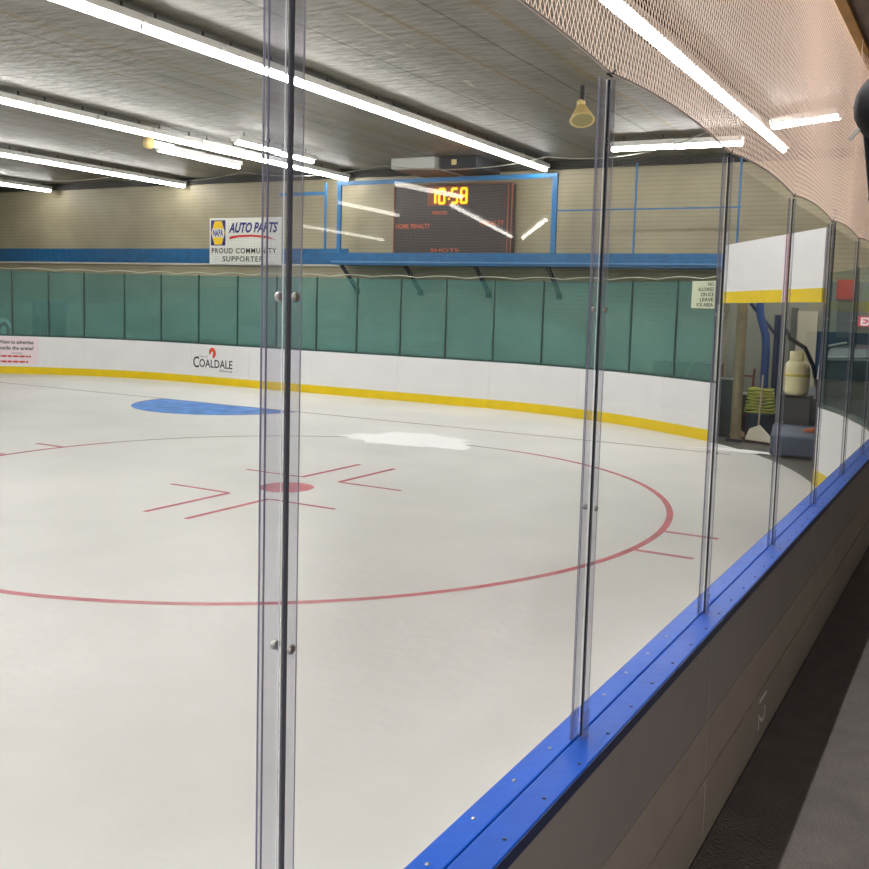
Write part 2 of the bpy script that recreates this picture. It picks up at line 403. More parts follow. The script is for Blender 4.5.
b = MB(); ring(b, (-14.40, GL-.03), 1.86, 1.91, 180, 360, 40); b.build('crease_outline', RED, ice)

def blob(name, c, rx, ry, m, label, z=.004, n=46, seed=1, amp=.45):
    rnd = random.Random(seed); ph = [rnd.random()*6.28 for _ in range(5)]; pts = []
    for i in range(n):
        a = 2*PI*i/n
        k = 1+amp*(.5*math.sin(3*a+ph[0])+.35*math.sin(5*a+ph[1])+.3*math.sin(9*a+ph[2])+.25*math.sin(14*a+ph[3]))
        pts.append((rx*k*math.cos(a), ry*k*math.sin(a)))
    mb = MB((c[0], c[1], 0)); mb.add([(c[0], c[1], z+.012)]+[(c[0]+x*.6, c[1]+y*.6, z+.008) for x, y in pts]+[(c[0]+x, c[1]+y, .0005) for x, y in pts],
       [(0, 1+i, 1+(i+1) % n) for i in range(n)]+[(1+i, 1+n+i, 1+n+(i+1) % n, 1+(i+1) % n) for i in range(n)], True)
    return tag(mb.build(name, m), label, 'snow', kind='stuff')
SNOW = mat('snow', (254, 254, 254), .9, bump=.5, bscale=20)
blob('snow_patch', (-8.5, 13.5), 1.15, .75, SNOW, 'loose scraped snow lying on the ice between faceoff circle and end boards', seed=11, amp=.22)
blob('snow_ridge', (-3.55, 16.0), .75, .16, SNOW, 'thin ridge of snow on the ice in front of the open gate', seed=9)

# ------------------------------------------------------------------ far boards, end glass and its posts
FBH = 1.05
panels = [('L', 44.0, 60.1, 8), ('L', 60.1, 76.1, 8), ('L', 76.1, 90, 6, 'S', LX, -18.96), ('S', -18.96, -16.95, 2), ('S', -16.95, -14.93, 2), ('S', -14.93, -12.39, 2),
          ('S', -12.39, -9.92, 2), ('S', -9.92, -9.49, 1, 'R', 90, 76.9), ('R', 76.9, 60.1, 8), ('R', 60.1, 51.0, 5), ('R', 21.4, 12.0, 5), ('R', 12.0, 2.0, 5)]
plabels = ['curved white board with the black and red advertising notice', 'plain white curved board beside the advertising notice board',
           'plain white board just left of the orange-flame town logo board', 'white board carrying the town name and an orange flame logo',
           'plain white end board directly behind the blue goal crease', 'plain white end board below the first platform struts',
           'plain white end board under the lit scoreboard', 'plain white board where the end boards start to curve',
           'curved white board second from the open gate', 'short curved white board ending at the open gate',
           'white corner board standing right past the open gate', 'white corner board meeting the blue-capped side boards']
def segs(p, fn):
    two = len(p) > 4
    fn(p[0], p[1], p[2], p[3], 1, 0 if two else 1)
    if two: fn(p[4], p[5], p[6], 2 if p[4] == 'S' else 7, 0, 1)
GAP = .005
board_objs = []
for p, lb in zip(panels, plabels):
    kind, a, b_ = p[0], p[1], p[2]
    mid = path(kind, a, b_, 2)[1]
    t = thing('dasher_board', lb, 'rink board', (mid[0], mid[1], 0), 'white boards around the end of the rink')
    O = (mid[0], mid[1], 0)
    def shr(k, a, b2, e0, e1):
        g = GAP if k == 'S' else GAP/8.3*57.3
        s = 1 if b2 > a else -1
        return a+s*g*.5*e0, b2-s*g*.5*e1
    mb = MB(O); segs(p, lambda k, a, b2, n, e0, e1: strip_solid(mb, k, *shr(k, a, b2, e0, e1), n, 0, .09, .0, FBH)); mb.build('board_panel', WHITE, t)
    mb = MB(O); segs(p, lambda k, a, b2, n, e0, e1: strip_solid(mb, k, *shr(k, a, b2, e0, e1), n, -.012, 0.001, .0, .2)); mb.build('kick_plate', YELLOW, t)
    mb = MB(O); segs(p, lambda k, a, b2, n, e0, e1: strip_solid(mb, k, *shr(k, a, b2, e0, e1), n, .0, .11, FBH, FBH+.035)); mb.build('cap_rail', DARKTEAL, t)
    board_objs.append((t, O))
# dark backing seen in the joints
# glass posts along the end
posts = [('L', 41.0), ('L', 48.0), ('L', 55.0), ('L', 61.6), ('L', 68.4), ('L', 76.6), ('L', 84.7), ('S', -18.75), ('S', -17.4), ('S', -16.1), ('S', -14.83), ('S', -13.61), ('S', -12.36), ('S', -11.12),
         ('S', -9.88), ('R', 84.1), ('R', 75.7), ('R', 67.7), ('R', 58.8), ('R', 51.3)]
def P1(k, t, off=.05):
    return arc_left(t, off) if k == 'L' else arc_right(t, off) if k == 'R' else (t, YE+off)
def ang(k, t): return rad(90-t)*(1 if k == 'L' else -1) if k != 'S' else 0.
GZ0, GZ1 = FBH+.037, 2.86
root = None
def counted(i, n): return ORD[i]
for i, (k, t) in enumerate(posts):
    x, y = P1(k, t)
    lb = 'slim grey post of the end glass, %s counted from the picture left' % ORD[i] if i < len(posts)-1 else 'slim grey post of the end glass standing at the gate opening'
    if root is None:
        root = thing('glass_post', lb, 'post', (0, 0, 0), 'slim posts of the end glass')
        MB().box((-.014, -.016, GZ0), (.014, .016, GZ1+.02)).build('post_bar', mat('far_post', (44, 70, 68), .4), root)
        MB().box((-.024, -.022, GZ0), (-.014, .022, GZ1)).build('edge_strip', mat('far_post_light', (96, 128, 122), .35), root)  # pale strip is the highlight along the post, put in as colour
        root.location = (x, y, 0); root.rotation_euler = (0, 0, ang(k, t))
    else: dup(root, (x, y, 0), lb, None, ang(k, t))
for i in range(len(posts)-1):
    (k0, t0), (k1, t1) = posts[i], posts[i+1]
    p0, p1 = Vector(P1(k0, t0)), Vector(P1(k1, t1)); d = (p1-p0).normalized()*.033; p0 += d; p1 -= d
    mid = (p0+p1)/2; nrm = Vector((-(p1-p0).y, (p1-p0).x)).normalized()*.006
    # upper edge of the pane bows slightly
    mb = MB((mid.x, mid.y, GZ0)); vs = []; n = 1
    pts = [p0-nrm, p1-nrm, p1+nrm, p0+nrm]
    mb.poly([(q.x, q.y) for q in pts], GZ0, GZ1)
    o = mb.build('rink_glass', TEAL)
    tag(o, 'tall green-tinted glass pane above the end boards, %s from the picture left' % ORD[i], 'glass sheet', 'green end glass panes')
# glass on the short corner past the gate
cposts = [21.2, 13.5, 5.5]
for i, t in enumerate(cposts):
    x, y = arc_right(t, .05); dup(root, (x, y, 0), ['slim grey glass post right past the open gate', 'slim grey glass post on the corner board past the gate', 'slim grey corner post next to the side glass'][i], None, ang('R', t))
for i in range(2):
    p0, p1 = Vector(arc_right(cposts[i], .05)), Vector(arc_right(cposts[i+1], .05)); d = (p1-p0).normalized()*.033; p0 += d; p1 -= d
    nrm = Vector((-(p1-p0).y, (p1-p0).x)).normalized()*.006; mid = (p0+p1)/2
    mb = MB((mid.x, mid.y, GZ0)); mb.poly([((p0-nrm).x, (p0-nrm).y), ((p0+nrm).x, (p0+nrm).y), ((p1+nrm).x, (p1+nrm).y), ((p1-nrm).x, (p1-nrm).y)], GZ0, GZ1)
    tag(mb.build('rink_glass', glass_mat('corner_glass', (.80, .88, .87), diff=(.2, .3, .3), dfac=.03, gloss=.35)), ['glass pane on the corner board just past the open gate', 'glass pane of the corner next to the side boards'][i], 'glass sheet', 'corner glass panes')

# advertising on the boards
def onboard(kind, t0, off=-.004):
    def f(u, v, z0=0.):
        if kind == 'S': return (t0+u, YE+off, z0+v)
        a = t0+u/LR*57.2958
        x, y = arc_left(a, off); return (x, y, z0+v)
    return f
t, O = board_objs[0]
fm = onboard('L', 60.1-12.6)
mb = MB(O); n = 10; A = path('L', 60.1-12.4, 59.8, n, -.002); B = A
mb.add([(x, y, z) for x, y in A for z in (.27, 1.03)], [(2*i, 2*i+2, 2*i+3, 2*i+1) for i in range(n)]); SHEET = mb.build('notice_sheet', mat('notice_pink', (244, 226, 234), .5), t)
def put(body, u0, z0, w, h, m, **k): lettering(SHEET, O, body, lambda u, v: fm(u0+u, v, z0), w, h, m, **k)
put('Want to advertise', .76, .83, .93, .105, TEXTBLACK, bold=.02)
put('inside the arena?', .76, .665, .93, .105, TEXTBLACK, bold=.02)
put('Contact', 1.10, .55, .28, .055, TEXTGREY)
for z0, w0, w1 in ((.46, .72, 1.62), (.31, .72, 1.50)):
    mb = MB(O); u = w0; rnd = random.Random(3)
    while u < w1:
        w = .05+.16*rnd.random(); h = .05
        mb.add([fm(u, 0, z0), fm(u+w, 0, z0), fm(u+w, h, z0), fm(u, h, z0)], [(0, 1, 2, 3)]); u += w+.025
    mb.build('red_line', TEXTRED, SHEET)
t, O = board_objs[3]
fs_ = onboard('S', -18.92)
def put2(body, u0, z0, w, h, m, **k): lettering(t, O, body, lambda u, v: fs_(u0+u, v, z0), w, h, m, **k)
put2('C', .03, .42, .21, .30, TEXTBLACK, bold=.012)
put2('OALDALE', .25, .44, 1.16, .22, TEXTBLACK, bold=.012)
put2('Town of', .24, .70, .30, .06, TEXTGREY)
put2('Alberta', .95, .345, .45, .07, TEXTGREY)
mb = MB(O)      # flame
fl = [(0, -.14), (.07, -.12), (.12, -.04), (.11, .05), (.05, .13), (-.05, .15), (-.12, .08), (-.13, -.01), (-.09, -.06), (-.06, .0), (-.02, .05), (.02, .02), (.0, -.05)]
mb.add([fs_(.72+x, .83+y, 0) for x, y in fl], [(0, 1, 2, 3, 12), (3, 4, 11, 12), (4, 5, 10, 11), (5, 6, 7, 10), (7, 8, 9, 10)]); mb.build('flame_emblem', mat('flame_orange', (222, 82, 44), .5), t)

# ------------------------------------------------------------------ end net hung above the end glass, with its top rope
def far_outline():
    pts = []
    for k, a, b_, n in (('L', 46, 90, 14), ('S', LX, AX, 12), ('R', 90, 51.5, 16)): pts += path(k, a, b_, n, .07)[(1 if pts else 0):]
    return pts
FO = far_outline()
cum = [0]
for p, q in zip(FO, FO[1:]): cum.append(cum[-1]+math.dist(p, q))
def FOat(s):
    for i in range(len(FO)-1):
        if s <= cum[i+1]:
            k = (s-cum[i])/(cum[i+1]-cum[i]); return (FO[i][0]+(FO[i+1][0]-FO[i][0])*k, FO[i][1]+(FO[i+1][1]-FO[i][1])*k)
    return FO[-1]
S = cum[-1]
net_end = thing('safety_net', 'fine netting hung above the green end glass below the ceiling', 'net', (-14, YE, 2.9))
O = (-14, YE, 2.9)
def sag(s): k = (s/4.3) % 1; return .17*4*k*(1-k)
mb = MB(O); N = 90
for j in range(40):
    v = j/39
    pts = []
    for i in range(N+1):
        s = S*i/N; x, y = FOat(s); ztop = 5.52-sag(s); kk = (s/1.27) % 1; zb = 2.90+.03*4*kk*(1-kk)
        pts.append((x, y, zb+(ztop-zb)*v))
    mb.tube(pts, .0016, 3, caps=False)
mb.build('mesh_cords', NETFAR, net_end)
mb = MB(O); k = 0.
while k < S:
    x, y = FOat(k); mb.tube([(x, y, 2.90), (x, y, 5.50-sag(k))], .0011, 3, caps=False); k += .11
mb.build('mesh_cords', NETFAR, net_end)
mb = MB(O); mb.tube([(*FOat(S*i/180), 5.52-sag(S*i/180)) for i in range(181)], .010, 5); mb.build('top_rope', mat('rope_grey', (150, 148, 138), .7), net_end)
mb = MB(O)
pts = []
for i in range(260):
    s = S*i/259; kk = (s/1.27) % 1; pts.append((*FOat(s), 2.90+.05*4*kk*(1-kk)))
mb.tube(pts, .009, 5); mb.build('bottom_rope', mat('rope_pale', (196, 200, 184), .7), net_end)

# ------------------------------------------------------------------ near side boards with blue cap
yseams = [-1.5, .99, 3.49, 5.99, 8.49, 10.42]
OUTER = mat('outer_face_grey', (162, 154, 148), .5, noise=.05, nscale=2)
LOWER = mat('outer_lower', (178, 166, 151), .55, noise=.08, nscale=3)  # lighter, browner tone stands in for the shadow edge across the face
nl = ['dark grey side board below the blue ledge, nearest the viewer', 'grey side board below the ledge, with the seam at its far end', 'grey side board below the ledge carrying white chalk marks',
      'grey side board below the ledge between chalk marks and corner', 'grey side board at the far corner end of the ledge']
for i in range(5):
    y0, y1 = yseams[i]+.004, yseams[i+1]-.004; O = (-.91, (y0+y1)/2, 0)
    t = thing('dasher_board', nl[i], 'rink board', O, 'side boards below the blue ledge')
    MB(O).box((-.978, y0, 0), (-.850, y1, 1.048)).build('board_core', OUTER, t)
    MB(O).box((-.850, y0, .70), (-.842, y1, 1.048)).build('upper_skin', OUTER, t)
    MB(O).box((-.850, y0, .475), (-.840, y1, .698)).build('lower_skin', LOWER, t)
    MB(O).box((-.850, y0, .205), (-.837, y1, .465)).build('kick_plate', LOWER, t)
    MB(O).box((-.984, y0, 0), (-.978, y1, .2)).build('yellow_kick_strip', YELLOW, t)
    if i == 2:
        CH = mat('chalk_white', (252, 250, 240), .8)
        fm3 = lambda u, v: (-.836, 4.50+v*1.0, .32+u)
        lettering(t, O, '12', lambda u, v: (-.8355, 4.45+v, .43-u), .15, .16, CH, name='chalk_mark')
t = None
for nm, x0, x1 in (('inner', -.988, -.9155), ('outer', -.9125, -.828)):
    for j, (y0, y1) in enumerate(((-1.5, 6.1), (6.104, 10.42))):
        O = ((x0+x1)/2, (y0+y1)/2, 1.05)
        t = thing('ledge_plank', 'bright blue ledge plank %s, %s' % ('on the ice side' if nm == 'inner' else 'on the walkway side', 'near long piece' if j == 0 else 'short far piece by the corner'), 'ledge', O, 'blue ledge planks')
        PL = MB(O).box((x0, y0, 1.049), (x1, y1, 1.075)).build('plank', CAPBLUE, t, bevel=.004)
        y = y0+.2; xs = -.952 if nm == 'inner' else -.853
        yy = 1.0 if j == 0 else y0+.15
        while yy < y1-.05:
            m = MB(O); m.lathe([(.0055, 1.0752), (.0055, 1.0768), (.003, 1.0778)], (xs+.004*math.sin(yy*37), yy+(.0 if nm == 'inner' else -.04), 0), 10); m.build('screw', STEEL if nm == 'inner' else NAVY, PL)
            yy += .205
        if nm == 'outer': MB(O).box((-.8295, y0, 1.040), (-.826, y1, 1.072)).build('edge_band', mat('edge_navy', (10, 34, 84), .4), t)

# near glass posts + panes
PY = [-.17, 1.090, 2.338, 3.60, 4.90, 6.19, 7.52, 8.77, 10.05]
GX = -.908; NZ0, NZ1 = 1.0755, 2.815
proto = None
plab = ['clear glass support post out at the near end', 'widest glass support post, nearest the viewer, with black gasket', 'second glass support post along the blue ledge', 'third glass support post, standing where light glints on the ledge',
        'fourth glass support post along the blue ledge', 'fifth glass support post, in front of the gate right edge', 'sixth glass support post along the blue ledge', 'seventh glass support post near the far right', 'eighth glass support post at the corner end of the ledge']
for i, y in enumerate(PY):
    if i == 0: continue
    if proto is None:
        proto = thing('glass_support_post', plab[i], 'post', (0, 0, 0), 'clear posts between the side glass panes')
        RS = MB().box((-.014, -.034, 0), (-.010, .010, NZ1-NZ0)).build('rink_strip', STRIP, proto)
        for ya, yb in ((-.0345, -.0325), (-.0245, -.0225)): MB().box((-.0145, ya, 0), (-.0125, yb, NZ1-NZ0)).build('strip_edge', STRIPEDGE, RS)
        MB().box((-.003, .0050, 0), (.004, .0105, NZ1-NZ0)).build('gasket', GASKET, proto)
        MB().box((-.0065, .0028, 0), (-.0055, .0046, NZ1-NZ0)).build('light_edge', STRIPLIGHT, proto)
        WS = MB().box((.0085, -.010, 0), (.0125, .022, NZ1-NZ0)).build('walkway_strip', STRIP, proto)
        MB().box((.0115, .0212, 0), (.0130, .0224, NZ1-NZ0)).build('strip_edge', mat('strip_edge_pale', (150, 148, 160), .3), WS)
        MB().box((.0135, -.024, 0), (.0155, .024, .075)).build('foot_sleeve', STRIP, proto)
        MB().box((-.0175, -.038, 0), (-.0155, .012, .075)).build('foot_sleeve', STRIP, proto)
        for z in (.63, 1.155):
            m = MB(); m.lathe([(.0075, .0125), (.0075, .0165), (.005, .0185)], (0, .007, z), 12, 'x'); m.build('bolt', STEEL, WS)
            m = MB(); m.lathe([(.0075, -.0215), (.0075, -.0145), (.006, -.014)], (0, .010, z), 12, 'x'); m.build('bolt', STEEL, RS)
        proto.location = (GX, y, NZ0)
    else: dup(proto, (GX, y, NZ0), plab[i])
glab = ['clear side glass pane on the near left of the widest post', 'large clear side glass pane between the two nearest posts', 'clear side glass pane between second and third posts', 'clear side glass pane between third and fourth posts',
        'clear side glass pane in front of the gate, between fourth and fifth posts', 'clear side glass pane between fifth and sixth posts', 'clear side glass pane between sixth and seventh posts', 'clear side glass pane at the corner end']
for i in range(len(PY)-1):
    y0, y1 = PY[i]+.0115, PY[i+1]+.0015
    o = MB((GX, (y0+y1)/2, NZ0)).box((GX-.005, y0, NZ0+.001), (GX+.005, y1, NZ1-.02)).build('rink_glass', CLEAR)
    tag(o, glab[i], 'glass sheet', 'clear side glass panes')

# ------------------------------------------------------------------ near safety net
net = thing('safety_net', 'pale draped netting hanging above the side glass', 'net', (-.9, 4, 2.85))
O = (-.9, 4, 2.85)
TOPZ = SOFZ+.10
def zbot(y):
    for a, b_ in zip(PY, PY[1:]):
        if a <= y <= b_:
            k = (y-a)/(b_-a); return 2.832+.026*4*k*(1-k)
    return 2.85
YN0, YN1 = .95, 9.4
def netpt(y, v):
    """v 0 at the glass top .. 1 at the timber edge"""
    z = zbot(y)+(TOPZ-zbot(y))*v
    # far part swings out towards the walkway and is gathered
    g = max(0., (y-6.2)/3.2); g = g*g*(3-2*g) if g < 1 else 1.
    x = GX+.002+math.sin(PI*v)*(.035*math.sin(y*1.7+.6)+.02*math.sin(y*5.1)*g+.012)
    return (x, y, z)
DU, DV = .0125, .021
NU = int((YN1-YN0)/DU); NV = 58
mb = MB(O)
def strand_pts(col, par):
    pts = []
    for j in range(NV+1):
        off = (.5 if (j+par) % 2 else -.5)*.93
        y = YN0+(col+.5+off)*DU
        pts.append(netpt(y, j/NV))
    return pts
def fast_tube(mb, pts, r):
    n = len(pts); vs = []
    for p in pts:
        p = Vector(p); vs += [p+Vector((r, 0, 0)), p+Vector((-.5*r, .86*r, 0)), p+Vector((-.5*r, -.86*r, 0))]
    fs = []
    for i in range(n-1):
        for k in range(3): fs.append((3*i+k, 3*i+(k+1) % 3, 3*i+3+(k+1) % 3, 3*i+3+k))
    mb.add(vs, fs)
for c in range(NU): fast_tube(mb, strand_pts(c, c % 2), .00115)
mb.build('mesh_cords', NETCORD, net)
mb = MB(O); mb.tube([(netpt(YN0+(YN1-YN0)*i/400, 0)[0], YN0+(YN1-YN0)*i/400, zbot(YN0+(YN1-YN0)*i/400)) for i in range(401)], .0035, 6); mb.build('bottom_rope', mat('rope_dark', (214, 200, 190), .7), net)
mb = MB(O)
for y in PY[1:]:
    mb = MB(O); mb.tube([(GX, y+.016, 2.828), (GX+.006, y+.006, 2.822), (GX, y-.012, 2.826), (GX+.004, y+.02, 2.834), (GX+.004, y+.035, 2.846)], .0025, 5)
    mb.build('tie_cord', mat('tie_dark', (40, 38, 38), .7), net)
mb = MB(O)      # gathered second layer where the net is bunched
for c in range(int(1.5/.02)):
    pts = []
    for j in range(NV+1):
        y = 6.5+(c+.5+(.46 if (j+c) % 2 else -.46))*.02; p = netpt(y, j/NV)
        pts.append((p[0]+.05+.02*math.sin(y*9), p[1]+.1*math.sin(PI*j/NV)*.5, p[2]))
    fast_tube(mb, pts, .0022)
mb.build('gathered_fold', NETCORD, net)

# ------------------------------------------------------------------ ceiling light rows
def fixture(label, group):
    r = thing('ceiling_light', label, 'light', (0, 0, 0), group)
    MB().box((-.12, -.645, .045), (.12, .645, .14)).build('housing', HOUSING, r)
    m = MB(); m.tube([(0, -.635, .02), (0, .635, .02)], .052, 10); m.build('tube_lamp', TUBE, r)
    for sy in (-1, 1): MB().box((-.05, sy*.637, -.02), (.05, sy*.652, .044)).build('end_cap', HOUSING, r)
    for sy in (-.4, .4): MB().bar((0, sy, .14), (0, sy, .245), .02).build('hanger', DKGREY, r)
    return r
LZ = 5.46
rows = [(-3.80, 18.6, 9, 'row seen through the draped net'), (-9.37, 19.72, 12, 'row passing over the faceoff circle'), (-15.15, 19.95, 9, 'row over the blue crease'),
        (-20.95, 20.0, 6, 'row left of the crease row'), (-26.5, 19.85, 3, 'short row farthest left')]
fx = None
for x, yend, n, rl in rows:
    for i in range(n):
        lb = 'ceiling light in the %s, %s from end wall' % (rl, ORD[i])
        if fx is None: fx = fixture(lb, 'fluorescent ceiling lights in rows'); fx.location = (x, yend-1.32*i, LZ)
        else: dup(fx, (x, yend-1.32*i, LZ), lb)
for i, (x, y, lb) in enumerate(((-14.0, 15.85, 'nearer fluorescent light of the short pair passing behind the widest glass post'), (-14.1, 17.2, 'farther fluorescent light of the short pair ending toward the scoreboard'),
        (-16.45, 16.1, 'nearer fluorescent light hung beside the crease row by the beige lamp'), (-16.5, 17.4, 'farther fluorescent light hung beside the crease row'))):
    dup(fx, (x, y, LZ), lb, 'loose fluorescent lights beside the rows')
for i, (x, y, rz, lb) in enumerate(((-6.3, 18.23, PI/2, 'fluorescent light hung crosswise above the right end wall, left half'), (-5.0, 18.26, PI/2, 'fluorescent light hung crosswise above the right end wall, right half'),
        (-2.95, 16.6, rad(65), 'fluorescent light hung crosswise behind the draped net'))):
    dup(fx, (x, y, LZ), lb, 'crosswise fluorescent lights', rz)
# dark strips along the rows: the fixtures' shade on the foil put in as colour
SHADEM = mat('foil_gap', (44, 42, 38), .8, noise=.3, nscale=2)
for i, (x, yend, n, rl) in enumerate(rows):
    struct(MB().box((x*1.074+.02, yend-1.32*n-8, CEIL-.03), (x*1.074+.42, yend+.75, CEIL)).build('trim_%d' % (10+i), SHADEM))
# round beige lamp next to the crease row
t = thing('emergency_lamp', 'beige round emergency lamp hung beside the crease light row', 'lamp', (-16.0, 14.8, 5.5))
O = (-16.0, 14.8, 5.5)
m = MB(O); m.lathe([(.02, 14.70-14.8), (.12, -.08), (.13, .02), (.08, .06)], (-16.0, 14.8, 5.48), 16, 'y'); m.build('lamp_head', BEIGE, t)
MB(O).box((-16.07, 14.86, 5.42), (-15.93, 15.42, 5.54)).build('white_case', mat('bright_case', (250, 250, 245), .4, emit=1.0), t)
MB(O).box((-16.02, 15.0, 5.54), (-15.98, 15.04, CEIL)).build('hanger', DKGREY, t)

# horn loudspeaker
t = thing('horn_loudspeaker', 'beige cone-shaped horn loudspeaker hung under the ceiling', 'loudspeaker', (-5.84, 13.94, 5.3)); O = (-5.84, 13.94, 5.3)
def cone(pts, m, nm):
    d = Vector((.25, -.35, -.9)).normalized(); c = Vector(O)+Vector((0, 0, .06)); mb = MB(O)
    mb.tube([c+d*z*.78 for r, z in pts], [r*.82 for r, z in pts], 20); return mb.build(nm, m, t)
cone([(.07, -.06), (.10, 0), (.14, .08), (.19, .18), (.225, .27), (.24, .285)], BEIGE, 'horn')
cone([(.20, .286), (.10, .287)], mat('horn_mouth', (150, 140, 96), .6), 'mouth')
cone([(.07, -.16), (.08, -.14), (.08, -.06), (.05, -.04)], BEIGE, 'driver')
MB(O).box((-5.87, 13.94, 5.38), (-5.81, 14.0, CEIL)).build('bracket', DKGREY, t)

# duct box and its hatch near the scoreboard
t = thing('ventilation_box', 'light grey ventilation box under the ceiling above the scoreboard', 'duct', (-12.2, 19.9, 5.5)); O = (-12.2, 19.9, 5.5)
MB(O).box((-12.85, 19.2, 5.44), (-11.65, 20.55, CEIL)).build('duct_case', LIGHTGREY, t, bevel=.02)
MB(O).box((-12.75, 19.3, 5.425), (-11.72, 20.5, 5.441)).build('underside_hatch', mat('hatch_brown', (150, 116, 92), .6), t)
t = thing('heater_box', 'dark grey heater box under the ceiling right of the ventilation box', 'heater', (-11.0, 19.9, 5.5)); O = (-11.0, 19.9, 5.5)
MB(O).box((-11.55, 19.3, 5.42), (-10.6, 20.5, CEIL)).build('case', DKGREY, t, bevel=.02); MB(O).box((-11.25, 19.29, 5.50), (-11.12, 19.3, 5.62)).build('tag_plate', BEIGE, t)

# ------------------------------------------------------------------ scoreboard platform, cage, scoreboard
PYF = 20.0
t = thing('steel_platform', 'blue steel platform along the end wall below the scoreboard', 'platform', (-10, 20.4, 3.24)); O = (-10, 20.4, 3.24)
MB(O).box((-15.15, PYF, 3.24), (-4.7, YW-.05, 3.54)).build('deck_beam', BEAMBLUE, t)
MB(O).box((-15.15, PYF-.03, 3.30), (-4.7, PYF, 3.33)).build('lip', mat('lip_blue', (90, 140, 190), .5), t)
for x in (-14.87, -12.93, -10.96, -9.07):
    m = MB(O); m.bar((x, PYF+.05, 3.24), (x, YW-.03, 2.62), .075, .07); m.box((x-.07, YW-.04, 2.52), (x+.07, YW-.005, 2.66)); m.build('strut', mat('strut_dark', (10, 20, 44), .6), t)
t = thing('scoreboard_cage', 'blue pipe frame standing on the platform around the scoreboard', 'cage frame', (-12, PYF+.1, 3.54)); O = (-12, PYF+.1, 3.54)
y = PYF+.08
for x, w in ((-14.98, .11), (-8.97, .12)): MB(O).box((x-w/2, y-.03, 3.545), (x+w/2, y+.03, 5.30)).build('post', PIPEBLUE, t)
MB(O).box((-15.04, y-.035, 5.24), (-8.91, y+.035, 5.34)).build('top_bar', PIPEBLUE, t)
m = MB(O); m.box((-15.45, y-.02, 3.545), (-15.40, y+.02, 5.33)); m.box((-16.9, y-.02, 5.02), (-15.45, y+.02, 5.10)); m.box((-15.42, y-.02, 3.545), (-15.04, y+.02, 3.60)); m.build('side_bar', PIPEBLUE, t)
t = thing('pipe_railing', 'thin blue pipe railing on the platform right of the scoreboard', 'railing', (-6, PYF+.1, 3.54)); O = (-6, PYF+.1, 3.54)
MB(O).bar((-8.9, y, 4.50), (-4.75, y, 4.50), .03).build('rail', PIPEBLUE, t)
for x in (-7.05, -4.8): MB(O).bar((x, y, 3.545), (x, y, 5.5), .035).build('upright', PIPEBLUE, t)

t = thing('scoreboard', 'dark electronic scoreboard showing 10:58 in amber digits', 'scoreboard', (-12.1, 20.6, 3.6)); O = (-12.1, 20.6, 3.6)
SX0, SX1, SZ0, SZ1, SY = -13.55, -10.24, 3.56, 5.22, 20.45
SBM = mat('scoreboard_face', (54, 46, 46), .5, noise=.15, nscale=20)
MB(O).box((SX0, SY, SZ0), (SX1, SY+.2, SZ1)).build('cabinet', SBM, t)
m = MB(O)
for a, b_ in (((SX0, SZ0), (SX1, SZ0)), ((SX0, SZ1), (SX1, SZ1)), ((SX0, SZ0), (SX0, SZ1)), ((SX1, SZ0), (SX1, SZ1)), ((SX1-.10, SZ0), (SX1-.10, SZ1))):
    m.bar((a[0], SY-.005, a[1]), (b_[0], SY-.005, b_[1]), .028, .02)
m.build('edge_trim', mat('trim_rust', (150, 84, 62), .5), t)
AMB = mat('amber_led', (255, 176, 20), .5, emit=1.7, emit_rgb=(255, 165, 14))
DIMAMB = mat('digit_window', (70, 42, 16), .5, emit=.25, emit_rgb=(190, 100, 10))
CLK = MB(O).box((-12.58, SY-.006, 4.72), (-11.42, SY-.001, 5.18)).build('clock_window', DIMAMB, t)
SEG = {'1': 'bc', '0': 'abcdef', '5': 'afgcd', '8': 'abcdefg'}
def digit(ch, x, z, w, h):
    mb = MB(O); q = .058; yy = SY-.012
    G = dict(a=((x, z+h), (x+w, z+h)), d=((x, z), (x+w, z)), g=((x, z+h/2), (x+w, z+h/2)), f=((x, z+h/2), (x, z+h)), e=((x, z), (x, z+h/2)), b=((x+w, z+h/2), (x+w, z+h)), c=((x+w, z), (x+w, z+h/2)))
    for s in SEG[ch]:
        (x0, z0), (x1, z1) = G[s]; mb.bar((x0, yy, z0), (x1, yy, z1), q, .008, up=(0, 1, 0))
    mb.build('digit', AMB, CLK)
for ch, x in (('1', -12.50), ('0', -12.24), ('5', -11.88), ('8', -11.62)): digit(ch, x, 4.78, .15, .34)
m = MB(O); m.box((-11.985, SY-.014, 4.86), (-11.94, SY-.006, 4.905)); m.box((-11.985, SY-.014, 5.0), (-11.94, SY-.006, 5.045)); m.build('colon', AMB, CLK)
LEDTXT = mat('sb_text', (190, 92, 60), .6, emit=.12)
def sbtxt(body, x, z, w, h): lettering(t, O, body, lambda u, v: (x+u, SY-.006, z+v), w, h, LEDTXT, bold=.01)
sbtxt('PERIOD', -12.42, 4.50, .42, .09); sbtxt('HOME PENALTY', -13.48, 4.17, 1.0, .12); sbtxt('PENALTY', -11.05, 4.22, .62, .12); sbtxt('SHOTS', -12.45, 3.60, .80, .08)

